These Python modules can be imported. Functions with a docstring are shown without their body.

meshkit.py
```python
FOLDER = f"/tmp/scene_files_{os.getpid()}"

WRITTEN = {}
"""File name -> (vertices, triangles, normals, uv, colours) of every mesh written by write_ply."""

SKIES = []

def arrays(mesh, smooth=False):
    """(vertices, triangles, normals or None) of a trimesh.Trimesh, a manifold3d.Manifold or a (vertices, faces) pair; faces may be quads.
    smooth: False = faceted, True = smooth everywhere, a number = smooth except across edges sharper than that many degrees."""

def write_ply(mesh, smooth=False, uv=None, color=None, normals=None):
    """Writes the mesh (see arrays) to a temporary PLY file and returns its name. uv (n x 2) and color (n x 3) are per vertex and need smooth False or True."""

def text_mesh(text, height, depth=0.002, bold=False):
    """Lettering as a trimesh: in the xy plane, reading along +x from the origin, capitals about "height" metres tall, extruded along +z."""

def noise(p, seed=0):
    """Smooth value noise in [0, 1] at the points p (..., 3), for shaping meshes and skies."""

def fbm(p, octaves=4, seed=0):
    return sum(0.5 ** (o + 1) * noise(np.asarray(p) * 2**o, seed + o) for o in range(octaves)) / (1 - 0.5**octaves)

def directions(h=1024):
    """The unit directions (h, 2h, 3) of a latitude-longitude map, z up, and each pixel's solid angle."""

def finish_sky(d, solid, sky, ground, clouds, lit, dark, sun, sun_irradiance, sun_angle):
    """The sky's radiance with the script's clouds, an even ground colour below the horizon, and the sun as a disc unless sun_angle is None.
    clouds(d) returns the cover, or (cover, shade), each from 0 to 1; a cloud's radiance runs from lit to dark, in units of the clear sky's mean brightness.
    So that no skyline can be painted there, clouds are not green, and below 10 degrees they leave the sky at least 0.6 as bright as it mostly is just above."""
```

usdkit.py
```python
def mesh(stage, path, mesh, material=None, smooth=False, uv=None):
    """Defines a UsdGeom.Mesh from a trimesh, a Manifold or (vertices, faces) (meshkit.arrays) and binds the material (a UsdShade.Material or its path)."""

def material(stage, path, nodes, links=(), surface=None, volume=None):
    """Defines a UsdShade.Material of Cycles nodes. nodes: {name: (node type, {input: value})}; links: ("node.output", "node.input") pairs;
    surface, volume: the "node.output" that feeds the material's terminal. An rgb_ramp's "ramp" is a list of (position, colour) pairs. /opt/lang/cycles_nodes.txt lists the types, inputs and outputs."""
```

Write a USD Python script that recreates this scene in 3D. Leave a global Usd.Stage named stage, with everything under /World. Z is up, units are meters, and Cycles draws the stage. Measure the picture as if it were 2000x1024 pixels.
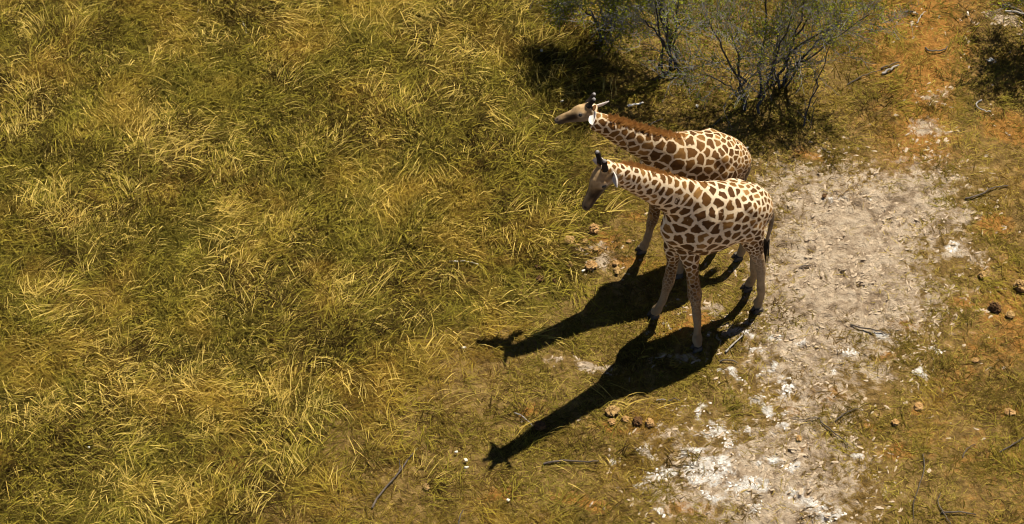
import math
import numpy as np
import trimesh
from scipy.spatial import cKDTree
from pxr import Usd, UsdGeom, UsdLux, UsdShade, Gf, Sdf, Vt
import usdkit
import meshkit

stage = Usd.Stage.CreateInMemory()
UsdGeom.SetStageUpAxis(stage, UsdGeom.Tokens.z)
UsdGeom.SetStageMetersPerUnit(stage, 1.0)
W = UsdGeom.Xform.Define(stage, '/World')
stage.SetDefaultPrim(W.GetPrim())
UsdGeom.Scope.Define(stage, '/World/Looks')

# ------------------------------------------------------------------ camera, sky, sun, exposure
PITCH, DIST, FPX = 50.0, 35.0, 5200.0
SUN_AZ, SUN_EL = 41.6, 63.2
SUN_INT, SKY_STRENGTH, EXPOSURE = 1.25, 0.05, 0.86

_p = math.radians(PITCH)
CAM = np.array([0, -DIST * math.cos(_p), DIST * math.sin(_p)])
cam = UsdGeom.Camera.Define(stage, '/World/camera')
cam.AddTranslateOp().Set(Gf.Vec3d(*CAM))
cam.AddRotateXOp().Set(90 - PITCH)
cam.CreateHorizontalApertureAttr(36.0)
cam.CreateFocalLengthAttr(36.0 * FPX / 2000)
cam.CreateFStopAttr(0.0)
cam.CreateFocusDistanceAttr(DIST)
cam.CreateClippingRangeAttr(Gf.Vec2f(0.1, 5000))
cam.CreateExposureAttr(EXPOSURE)

sky_mat = usdkit.material(stage, '/World/Looks/sky', {
    's': ('sky_texture', {'sky_type': 'single_scattering', 'sun_disc': False, 'sun_elevation': math.radians(SUN_EL), 'sun_rotation': math.radians(SUN_AZ), 'altitude': 950.0, 'air_density': 0.55, 'aerosol_density': 0.3}),
    'b': ('background_shader', {'strength': SKY_STRENGTH})}, [('s.color', 'b.color')], surface='b.background')
dome = UsdLux.DomeLight.Define(stage, '/World/sky')
UsdShade.MaterialBindingAPI.Apply(dome.GetPrim()).Bind(sky_mat)
sun = UsdLux.DistantLight.Define(stage, '/World/sun')
sun.AddRotateZOp().Set(-SUN_AZ)
sun.AddRotateXOp().Set(-(90 - SUN_EL))
sun.CreateIntensityAttr(SUN_INT)
sun.CreateAngleAttr(0.5)
sun.CreateNormalizeAttr(True)
sun.CreateColorAttr(Gf.Vec3f(1.0, 0.94, 0.82))

rng = np.random.default_rng(11)


def ground_xy(px, py, z=0.0):
    """The point at height z that the photograph shows at (px, py): survey of the place from the photograph."""
    fw = np.array([0, math.cos(_p), -math.sin(_p)])
    up = np.array([0, math.sin(_p), math.cos(_p)])
    d = fw + np.array([1.0, 0, 0]) * (px - 1000) / FPX - up * (py - 512) / FPX
    return CAM + d * ((z - CAM[2]) / d[2])


# ------------------------------------------------------------------ small helpers
_names = {}


def path_for(name, parent='/World'):
    key = (str(parent), name)
    n = _names.get(key, -1) + 1
    _names[key] = n
    return f'{parent}/{name}' + (f'_{n:03d}' if n else '')


def tag(prim, label=None, cat=None, group=None, kind=None):
    prim = prim.GetPrim() if hasattr(prim, 'GetPrim') else prim
    for k, v in (('label', label), ('category', cat), ('group', group), ('kind', kind)):
        if v:
            prim.SetCustomDataByKey(k, v)
    return prim


def obj(name, mesh, mat, parent='/World', smooth=False, loc=None, rz=None):
    parent = str(parent.GetPath()) if hasattr(parent, 'GetPath') else parent
    m = usdkit.mesh(stage, path_for(name, parent), mesh, mat, smooth=smooth)
    if loc is not None:
        m.AddTranslateOp().Set(Gf.Vec3d(*map(float, loc)))
    if rz is not None:
        m.AddRotateZOp().Set(rz)
    return m


def thing(name, loc, rz=0):
    x = UsdGeom.Xform.Define(stage, path_for(name))
    x.AddTranslateOp().Set(Gf.Vec3d(*map(float, loc)))
    x.AddRotateZOp().Set(float(rz))
    return x


def primvar(m, name, data):
    pv = UsdGeom.PrimvarsAPI(m).CreatePrimvar(name, Sdf.ValueTypeNames.Color3fArray, 'vertex')
    pv.Set(Vt.Vec3fArray.FromNumpy(np.ascontiguousarray(data, np.float32)))


def unit(v):
    v = np.asarray(v, float)
    return v / np.maximum(np.linalg.norm(v, axis=-1, keepdims=True), 1e-12)


def tube(pts, rad, sides=6):
    """A closed tapered tube along a path."""
    pts, rad = np.asarray(pts, float), np.broadcast_to(np.asarray(rad, float), (len(pts),))
    t = unit(np.gradient(pts, axis=0))
    a = np.array([0, 0, 1.0]) if abs(t[0][2]) < 0.9 else np.array([1.0, 0, 0])
    u = unit(np.cross(a, t))
    u = np.where(np.abs((u * t).sum(1, keepdims=True)) > 0.99, np.roll(t, 1, 1), u)
    v = np.cross(t, u)
    ang = np.arange(sides) / sides * 2 * np.pi
    ring = pts[:, None] + rad[:, None, None] * (np.cos(ang)[None, :, None] * u[:, None] + np.sin(ang)[None, :, None] * v[:, None])
    n = len(pts)
    V = np.vstack([ring.reshape(-1, 3), pts[:1], pts[-1:]])
    i = np.arange(n - 1)[:, None] * sides
    j = np.arange(sides)[None]
    k = (j + 1) % sides
    q = np.stack([i + j, i + k, i + sides + k, i + sides + j], -1).reshape(-1, 4)
    F = [q[:, [0, 1, 2]], q[:, [0, 2, 3]]]
    jj = np.arange(sides)
    kk = (jj + 1) % sides
    F.append(np.stack([np.full(sides, n * sides), kk, jj], 1))
    e = (n - 1) * sides
    F.append(np.stack([np.full(sides, n * sides + 1), e + jj, e + kk], 1))
    return V, np.vstack(F)


def join(parts):
    V, F, n = [], [], 0
    for v, f in parts:
        V.append(v)
        F.append(np.asarray(f) + n)
        n += len(v)
    return np.vstack(V), np.vstack(F)


def spline(pts, n):
    from scipy.interpolate import CubicSpline, PchipInterpolator
    pts = np.asarray(pts, float)
    s = np.r_[0, np.cumsum(np.linalg.norm(np.diff(pts[:, :3], axis=0), axis=1))]
    t = np.linspace(0, s[-1], n)
    return np.hstack([(CubicSpline if len(pts) > 3 else PchipInterpolator)(s, pts[:, :3])(t), PchipInterpolator(s, pts[:, 3:])(t)] if pts.shape[1] > 3 else [(CubicSpline if len(pts) > 3 else PchipInterpolator)(s, pts[:, :3])(t)])


def vnoise(x, y, scale, seed=0, octaves=3):
    p = np.stack([np.asarray(x) * scale, np.asarray(y) * scale, np.full(np.shape(x), 3.7 + seed)], -1)
    return meshkit.fbm(p, octaves, seed)


# ------------------------------------------------------------------ materials
def mat(name, nodes, links, surface='p.BSDF'):
    return usdkit.material(stage, '/World/Looks/' + name, nodes, links, surface=surface)


def simple(name, c1, c2, scale, rough=0.8, bump=0.004, bscale=40, spec=0.3):
    return mat(name, {
        'tc': ('texture_coordinate', {}), 'n': ('noise_texture', {'scale': scale, 'detail': 5.0, 'roughness': 0.65}),
        'r': ('rgb_ramp', {'ramp': [(0.3, c1), (0.7, c2)]}),
        'n2': ('noise_texture', {'scale': bscale, 'detail': 4.0}), 'b': ('bump', {'distance': bump, 'strength': 1.0}),
        'p': ('principled_bsdf', {'roughness': rough, 'specular_ior_level': spec})},
        [('tc.object', 'n.vector'), ('tc.object', 'n2.vector'), ('n.fac', 'r.fac'), ('r.color', 'p.base_color'), ('n2.fac', 'b.height'), ('b.normal', 'p.normal')])


def grass_mat(name, stops, green, brown, trans=0.3):
    return mat(name, {
        'g': ('geometry', {}), 'oi': ('object_info', {}),
        'a': ('math', {'math_type': 'multiply_add', 'value2': 0.37}), 'fr': ('math', {'math_type': 'fraction'}),
        'r': ('rgb_ramp', {'ramp': stops}),
        'n': ('noise_texture', {'scale': 0.55, 'detail': 4.0, 'roughness': 0.6}),
        'nr': ('map_range', {'from_min': 0.45, 'from_max': 0.72, 'to_max': 0.34}),
        'mg': ('mix', {'color2': green}),
        'n2': ('noise_texture', {'scale': 0.9, 'detail': 4.0, 'roughness': 0.6}), 'mp': ('mapping', {'location': (31.0, 17.0, 4.0)}),
        'nr2': ('map_range', {'from_min': 0.5, 'from_max': 0.74, 'to_max': 0.4}),
        'mb': ('mix', {'color2': brown}),
        'p': ('principled_bsdf', {'roughness': 0.75, 'specular_ior_level': 0.04}),
        't': ('translucent_bsdf', {}), 'mx': ('mix_closure', {'fac': trans})},
        [('oi.random', 'a.value1'), ('g.random_per_island', 'a.value3'), ('a.value', 'fr.value1'), ('fr.value', 'r.fac'),
         ('g.position', 'n.vector'), ('n.fac', 'nr.value'), ('r.color', 'mg.color1'), ('nr.result', 'mg.fac'),
         ('g.position', 'mp.vector'), ('mp.vector', 'n2.vector'), ('n2.fac', 'nr2.value'), ('mg.color', 'mb.color1'), ('nr2.result', 'mb.fac'),
         ('mb.color', 'p.base_color'), ('mb.color', 't.color'), ('p.BSDF', 'mx.closure1'), ('t.BSDF', 'mx.closure2')], surface='mx.closure')


M_TALL = grass_mat('tall_grass', [(0.0, (.022, .013, .004)), (0.16, (.085, .055, .011)), (0.28, (.19, .155, .022)), (0.40, (.33, .255, .030)), (0.55, (.52, .375, .050)), (0.75, (.70, .51, .085)), (0.9, (.80, .63, .19)), (1.0, (.86, .74, .40))],
                   (.31, .275, .034), (.48, .28, .042), 0.22)
M_SHORT = grass_mat('short_grass', [(0.0, (.035, .020, .005)), (0.16, (.11, .067, .013)), (0.30, (.16, .122, .018)), (0.44, (.26, .180, .024)), (0.6, (.43, .28, .044)), (0.8, (.56, .385, .090)), (1.0, (.68, .53, .24))],
                    (.24, .19, .026), (.40, .21, .034), 0.2)
M_STRAW = grass_mat('dry_straw', [(0.0, (.48, .33, .065)), (0.5, (.70, .53, .15)), (1.0, (.84, .73, .40))], (.52, .41, .085), (.54, .34, .065), 0.2)

M_LITTER = grass_mat('straw_litter', [(0.0, (.13, .095, .02)), (0.25, (.34, .25, .045)), (0.55, (.58, .425, .09)), (0.8, (.70, .54, .16)), (1.0, (.80, .68, .36))], (.40, .35, .06), (.48, .29, .055), 0.15)
M_GROUND = mat('ground', {
    'g': ('geometry', {}), 'at': ('attribute', {'attribute': 'cover'}), 'sp': ('separate_color', {}),
    'n1': ('noise_texture', {'scale': 7.0, 'detail': 8.0, 'roughness': 0.7}),
    'soil': ('rgb_ramp', {'ramp': [(0.28, (.05, .030, .010)), (0.48, (.19, .115, .034)), (0.7, (.38, .25, .085))]}),
    'n2': ('noise_texture', {'scale': 3.2, 'detail': 11.0, 'roughness': 0.74, 'distortion': 0.8}),
    'sand': ('rgb_ramp', {'ramp': [(0.30, (.12, .08, .045)), (0.42, (.28, .20, .125)), (0.52, (.44, .335, .225)), (0.7, (.58, .465, .335))]}),
    'n3': ('noise_texture', {'scale': 14.0, 'detail': 8.0, 'roughness': 0.7}),
    'org': ('rgb_ramp', {'ramp': [(0.3, (.17, .072, .014)), (0.55, (.36, .165, .035)), (0.8, (.50, .27, .075))]}),
    'wht': ('rgb_ramp', {'ramp': [(0.3, (.40, .34, .27)), (0.5, (.62, .56, .48)), (0.7, (.78, .74, .68))]}),
    'ns': ('noise_texture', {'scale': 7.0, 'detail': 8.0, 'roughness': 0.72, 'distortion': 0.4}),
    'o_s': ('math', {'math_type': 'multiply_add', 'value2': 2.0, 'value3': -1.0}), 'a_s': ('math', {'math_type': 'add'}),
    'f_s': ('map_range', {'from_min': 0.35, 'from_max': 0.6}),
    'a_o': ('math', {'math_type': 'add'}), 'f_o': ('map_range', {'from_min': 0.3, 'from_max': 0.75}),
    'a_w': ('math', {'math_type': 'add'}), 'f_w': ('map_range', {'from_min': 0.44, 'from_max': 0.72}),
    'm1': ('mix', {}), 'm2': ('mix', {}), 'm3': ('mix', {}),
    'nb': ('noise_texture', {'scale': 22.0, 'detail': 8.0, 'roughness': 0.7}), 'b': ('bump', {'distance': 0.09, 'strength': 1.0}),
    'p': ('principled_bsdf', {'roughness': 0.95, 'specular_ior_level': 0.1})},
    [('at.color', 'sp.color')] + [('g.position', k + '.vector') for k in ('n1', 'n2', 'n3', 'ns', 'nb')] +
    [('n1.fac', 'soil.fac'), ('n2.fac', 'sand.fac'), ('n3.fac', 'org.fac'), ('n3.fac', 'wht.fac'),
     ('ns.fac', 'o_s.value1'), ('o_s.value', 'a_s.value1'), ('sp.r', 'a_s.value2'), ('a_s.value', 'f_s.value'),
     ('o_s.value', 'a_o.value1'), ('sp.g', 'a_o.value2'), ('a_o.value', 'f_o.value'),
     ('o_s.value', 'a_w.value1'), ('sp.b', 'a_w.value2'), ('a_w.value', 'f_w.value'),
     ('soil.color', 'm1.color1'), ('org.color', 'm1.color2'), ('f_o.result', 'm1.fac'),
     ('m1.color', 'm2.color1'), ('sand.color', 'm2.color2'), ('f_s.result', 'm2.fac'),
     ('m2.color', 'm3.color1'), ('wht.color', 'm3.color2'), ('f_w.result', 'm3.fac'),
     ('m3.color', 'p.base_color'), ('nb.fac', 'b.height'), ('b.normal', 'p.normal')])

M_COAT = mat('giraffe_coat', {
    'at': ('attribute', {'attribute': 'coat'}), 'sp': ('separate_color', {}), 'ti': ('attribute', {'attribute': 'tint'}),
    'tc': ('texture_coordinate', {}), 'n': ('noise_texture', {'scale': 45.0, 'detail': 3.0}),
    'o': ('math', {'math_type': 'multiply_add', 'value2': 0.10, 'value3': -0.05}), 'a': ('math', {'math_type': 'add'}),
    'f': ('map_range', {'range_type': 'smoothstep', 'from_min': 0.15, 'from_max': 0.27}),
    'tone': ('rgb_ramp', {'ramp': [(0.0, (.070, .028, .006)), (0.5, (.135, .060, .013)), (1.0, (.29, .15, .042))]}),
    'n2': ('noise_texture', {'scale': 9.0, 'detail': 4.0}), 'to': ('math', {'math_type': 'multiply_add', 'value2': 1.1, 'value3': -0.55}), 'ta': ('math', {'math_type': 'add'}),
    'w': ('math', {'math_type': 'multiply'}), 'm': ('mix', {}),
    'n3': ('noise_texture', {'scale': 7.0, 'detail': 9.0, 'roughness': 0.7}), 'dr': ('rgb_ramp', {'ramp': [(0.3, (.62, .58, .53)), (0.5, (.92, .90, .88)), (0.7, (1.0, 1.0, 1.0))]}), 'dm': ('mix', {'mix_type': 'multiply', 'fac': 1.0}),
    'mp': ('mapping', {'scale': (1.0, 1.0, 0.25)}), 'hn': ('noise_texture', {'scale': 160.0, 'detail': 2.0}), 'b': ('bump', {'distance': 0.006, 'strength': 0.6}),
    'p': ('principled_bsdf', {'roughness': 0.7, 'specular_ior_level': 0.12})},
    [('at.color', 'sp.color'), ('tc.object', 'n.vector'), ('n.fac', 'o.value1'), ('o.value', 'a.value1'), ('sp.r', 'a.value2'), ('a.value', 'f.value'),
     ('tc.object', 'n2.vector'), ('n2.fac', 'to.value1'), ('to.value', 'ta.value1'), ('sp.g', 'ta.value2'), ('ta.value', 'tone.fac'),
     ('f.result', 'w.value1'), ('sp.b', 'w.value2'), ('ti.color', 'm.color1'), ('tone.color', 'm.color2'), ('w.value', 'm.fac'),
     ('m.color', 'dm.color1'), ('tc.object', 'n3.vector'), ('n3.fac', 'dr.fac'), ('dr.color', 'dm.color2'), ('dm.color', 'p.base_color'), ('tc.object', 'mp.vector'), ('mp.vector', 'hn.vector'), ('hn.fac', 'b.height'), ('b.normal', 'p.normal')])
M_MANE = grass_mat('giraffe_mane', [(0.0, (.44, .23, .065)), (0.5, (.76, .45, .15)), (1.0, (.86, .62, .28))], (.70, .41, .13), (.68, .38, .12), 0.45)
M_HORN = simple('horn_hair', (.010, .008, .006), (.03, .022, .015), 30, 0.8, spec=.08)
M_HORNTIP = simple('horn_tip', (.14, .12, .11), (.26, .24, .22), 30, 0.5)
M_EAR = simple('ear_hair', (.46, .40, .34), (.66, .60, .53), 20, 0.7)
M_EYE = simple('eye', (.006, .005, .004), (.012, .01, .008), 10, 0.12, 0, 10, 0.5)
M_HOOF = simple('hoof_horn', (.045, .036, .027), (.10, .08, .06), 18, 0.8, spec=.1)
M_TUFT = simple('tail_hair', (.006, .005, .004), (.02, .015, .01), 30, 0.5)
M_BARK = simple('dark_bark', (.022, .019, .017), (.06, .053, .048), 9, 0.85, 0.006, 30)
M_TWIG = simple('grey_twig', (.04, .037, .036), (.22, .21, .20), 5, 0.8, 0.003)
M_LEAF = grass_mat('shrub_leaf', [(0.0, (.12, .14, .014)), (0.5, (.30, .31, .022)), (1.0, (.50, .47, .06))], (.27, .29, .022), (.38, .36, .03), 0.3)
M_STICK = simple('stick_dark', (.035, .026, .018), (.12, .092, .066), 12, 0.85, 0.005)
M_STICKG = simple('stick_grey', (.16, .135, .11), (.36, .32, .27), 12, 0.85, 0.005)
M_PALE = simple('bleached_wood', (.55, .48, .38), (.78, .72, .62), 14, 0.8, 0.004)
M_CLOD = simple('orange_clod', (.18, .09, .025), (.44, .27, .11), 12, 0.95, 0.02, 30, 0.1)
M_CLODP = simple('pale_clod', (.13, .07, .022), (.42, .27, .105), 14, 0.95, 0.02, 30, 0.1)
M_DUNG = simple('dung', (.035, .02, .01), (.15, .075, .028), 14, 0.95, 0.02, 30, 0.1)
M_CHIP = simple('white_chip', (.46, .40, .30), (.70, .64, .52), 20, 0.7, 0.004)
M_FLAKE = simple('white_earth_crumb', (.46, .40, .33), (.74, .69, .62), 3, 0.95, 0.01, 40, 0.1)
M_CRUMB = simple('soil_crumb', (.22, .155, .095), (.54, .43, .30), 1.6, 0.95, 0.01, 40, 0.1)


# ------------------------------------------------------------------ ground cover fields (metres on the ground)
def inside(x, y, poly, soft):
    """Signed closeness to a polygon given in survey points: 1 inside, falling to 0 over soft metres."""
    import shapely
    P = shapely.Polygon([ground_xy(*q)[:2] for q in poly])
    pts = shapely.points(np.ravel(x), np.ravel(y))
    d = shapely.distance(P.exterior, pts)
    d = np.where(shapely.contains(P, pts), d, -d)
    return np.clip(0.5 + d / (2 * soft), 0, 1).reshape(np.shape(x))


SAND = [(1512, 390), (1560, 355), (1640, 325), (1740, 330), (1830, 345), (1838, 400), (1810, 470), (1818, 540), (1815, 620), (1760, 660), (1690, 690), (1630, 740), (1600, 790), (1600, 850),
        (1620, 900), (1650, 950), (1660, 1100), (1500, 1100), (1440, 1030), (1330, 970), (1330, 905), (1420, 880), (1500, 850), (1530, 800), (1530, 740), (1500, 690), (1500, 640), (1505, 560), (1500, 480)]
ORANGE = [(1720, -80), (1950, -80), (1880, 60), (1860, 160), (1850, 250), (1840, 330), (1740, 330), (1725, 200), (1710, 80)]
SPLATS_W = [(1430, 732, .22, .07), (1400, 730, .1, .05), (1490, 728, .16, .08), (1525, 760, .12, .12), (1480, 775, .12, .16), (1500, 800, .2, .12), (1525, 830, .16, .1), (1465, 845, .12, .1), (1380, 805, .08, .16),
            (1400, 842, .2, .1), (1425, 860, .16, .12), (1262, 882, .1, .12), (1192, 902, .14, .06), (1285, 828, .07, .05), (1345, 880, .2, .14), (1290, 930, .3, .16), (1250, 945, .2, .08), (1370, 925, .4, .22), (1420, 905, .25, .2), (1460, 950, .3, .16),
            (1400, 970, .3, .1), (1560, 960, .2, .16), (1590, 985, .25, .2), (1620, 1010, .22, .18), (1500, 900, .2, .12), (1540, 905, .16, .1), (1480, 1000, .14, .2), (1660, 690, .25, .12), (1640, 720, .1, .1), (1790, 725, .14, .12), (1838, 680, .16, .1),
            (1500, 665, .16, .08), (1560, 668, .14, .08), (1455, 655, .12, .07), (1500, 720, .16, .08), (1660, 900, .1, .07), (1370, 660, .08, .04), (1262, 650, .05, .05), (1300, 640, .06, .05), (1935, 117, .1, .05), (1640, 390, .12, .06), (1860, 495, .1, .12),
            (1730, 655, .2, .1), (1300, 1000, .12, .07), (1480, 690, .14, .06)]
SPLATS_O = [(1745, 692, .25, .12), (1880, 600, .3, .14), (1920, 620, .25, .12), (1970, 800, .3, .16), (1800, 795, .2, .08), (1900, 705, .16, .08), (1540, 790, .2, .12), (1560, 860, .18, .1), (1750, 900, .4, .14), (1240, 420, .25, .12), (1215, 525, .3, .14),
            (1155, 470, .45, .3), (1690, 840, .3, .12), (1780, 640, .25, .1), (1040, 800, .2, .12), (1220, 830, .4, .14), (1350, 1000, .4, .2), (1150, 985, .5, .2), (1590, 775, .3, .2), (1340, 630, .5, .2), (1600, 300, .4, .2), (960, 985, .3, .12), (480, 910, .3, .12), (1790, 240, .5, .5), (1780, 130, .5, .3), (1960, 250, .4, .3), (1930, 440, .4, .3)]
SPLATS_S = [(1330, 690, .35, .15), (1440, 640, .4, .2), (1370, 600, .3, .15), (1170, 520, .3, .2), (1140, 480, .3, .16), (1850, 420, .4, .3), (1800, 250, .3, .3), (1810, 180, .3, .14), (1960, 40, .5, .14), (1720, 720, .4, .2), (1300, 850, .3, .16), (1880, 500, .3, .2), (1090, 700, .2, .1), (1160, 715, .3, .14), (1450, 900, .6, .4), (1550, 780, .3, .4)]


def splats(x, y, S):
    out = np.zeros(np.shape(x))
    for px, py, a, b in S:
        q = ground_xy(px, py)
        out = np.maximum(out, np.exp(-(((x - q[0]) / a) ** 2 + ((y - q[1]) / b) ** 2) * 0.9))
    return out


def fields(x, y):
    """sand, orange earth, white crust and tallness of the grass at ground points, each 0..1"""
    wx = x + 1.0 * (vnoise(x, y, 1.4, 5, 4) - 0.5)
    wy = y + 1.0 * (vnoise(x, y, 1.4, 9, 4) - 0.5)
    sand = np.maximum(inside(wx, wy, SAND, 1.0) * 0.98, 0.62 * splats(wx, wy, SPLATS_S))
    orange = np.maximum(inside(wx, wy, ORANGE, 0.7) * 1.0, 0.8 * splats(wx, wy, SPLATS_O))
    orange = np.maximum(orange, 0.62 * np.clip((x - 3.4) / 2.2, 0, 1) * np.clip((vnoise(x, y, .8, 47, 4) - .3) * 3, 0, 1))
    fx = x + 0.5 * (vnoise(x, y, 4.0, 15, 4) - 0.5)
    fy = y + 0.5 * (vnoise(x, y, 4.0, 19, 4) - 0.5)
    white = splats(fx, fy, SPLATS_W) * 0.74
    tall = inside(wx, wy, TALL, 1.2)
    return sand, orange, white, tall


TALL = [(-1500, -900), (1060, -900), (1040, 100), (990, 250), (1040, 380), (980, 470), (850, 560), (740, 680), (620, 780), (540, 850), (430, 930), (360, 1010), (330, 1100), (300, 1900), (-1500, 1900)]


def prints(x, y, sand):
    """Hoof prints pressed into the bare sand: shallow pits with a pushed up rim."""
    r = np.random.default_rng(404)
    h = np.zeros(np.shape(x))
    xs, ys = np.asarray(x)[0], np.asarray(y)[:, 0]
    for _ in range(520):
        c = ground_xy(r.uniform(1480, 1840), r.uniform(330, 1030))
        a, rx, ry, dep = r.normal(.7, .5), r.uniform(.06, .11), r.uniform(.04, .065), r.uniform(.012, .034)
        i0, i1 = np.searchsorted(xs, [c[0] - .3, c[0] + .3])
        j0, j1 = np.searchsorted(ys, [c[1] - .3, c[1] + .3])
        dx, dy = x[j0:j1, i0:i1] - c[0], y[j0:j1, i0:i1] - c[1]
        q2 = ((dx * math.cos(a) + dy * math.sin(a)) / rx) ** 2 + ((dy * math.cos(a) - dx * math.sin(a)) / ry) ** 2
        h[j0:j1, i0:i1] += dep * (-np.exp(-q2 ** 2 * .8) + .55 * np.exp(-(np.sqrt(q2) - 1.45) ** 2 * 9))
    return h * np.clip(sand * 1.5 - .3, 0, 1)


def relief(x, y, f=None):
    sand, orange, white, tall = fields(x, y) if f is None else f
    h = 0.20 * tall * (vnoise(x, y, 1.5, 21, 3) - 0.5) + 0.05 * (vnoise(x, y, 0.5, 23, 2) - 0.5)
    u, v = x * 0.75 + y * 0.66, -x * 0.66 + y * 0.75
    churn = 1 - np.abs(2 * meshkit.fbm(np.stack([u * 4.2, v * 8.5, 0 * u + 1.3], -1), 3, 31) - 1)
    churn2 = 1 - np.abs(2 * meshkit.fbm(np.stack([u * 8 + churn, v * 13, 0 * u + 5.3], -1), 3, 33) - 1)
    h += (0.085 * churn + 0.06 * churn2 - 0.085) * np.clip(sand * 1.3, 0, 1) * (0.35 + vnoise(x, y, 1.7, 35, 2))
    h += prints(x, y, sand)
    h += 0.018 * (vnoise(x, y, 9.0, 37, 3) - 0.5) + 0.03 * np.clip(white - 0.3, 0, 1) * (.3 + 1.6 * vnoise(x, y, 11.0, 45, 2))
    h += 0.04 * orange * (vnoise(x, y, 4.5, 41, 3) - 0.5)
    return h


def axis(fine0, fine1, step, far):
    core = np.arange(fine0, fine1 + 1e-6, step)
    out = [fine1]
    s = step
    while out[-1] < far:
        s *= 1.22
        out.append(out[-1] + s)
    lo = [fine0]
    s = step
    while lo[-1] > -far:
        s *= 1.22
        lo.append(lo[-1] - s)
    return np.r_[np.array(lo[1:][::-1]), core, np.array(out[1:])]


gx, gy = axis(-8.4, 8.6, 0.027, 400), axis(-5.8, 6.6, 0.027, 400)
GX, GY = np.meshgrid(gx, gy)
FS = fields(GX, GY)
GZ = relief(GX, GY, FS)
nx, ny = len(gx), len(gy)
idx = np.arange(nx * ny).reshape(ny, nx)
q = np.stack([idx[:-1, :-1], idx[:-1, 1:], idx[1:, 1:], idx[1:, :-1]], -1).reshape(-1, 4)
g = obj('ground', (np.stack([GX, GY, GZ], -1).reshape(-1, 3), q), M_GROUND, smooth=True)
primvar(g, 'cover', np.stack([FS[0], FS[1], FS[2]], -1).reshape(-1, 3))
tag(g, 'dry savanna ground with churned pale sand, orange earth and white crust', 'ground', kind='structure')

from scipy.interpolate import RegularGridInterpolator
_gz = RegularGridInterpolator((gy, gx), GZ)
_gf = [RegularGridInterpolator((gy, gx), f) for f in FS]


def gz(x, y):
    return _gz(np.stack([np.asarray(y, float), np.asarray(x, float)], -1))


def field_at(k, x, y):
    return _gf[k](np.stack([np.asarray(y, float), np.asarray(x, float)], -1))


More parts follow.
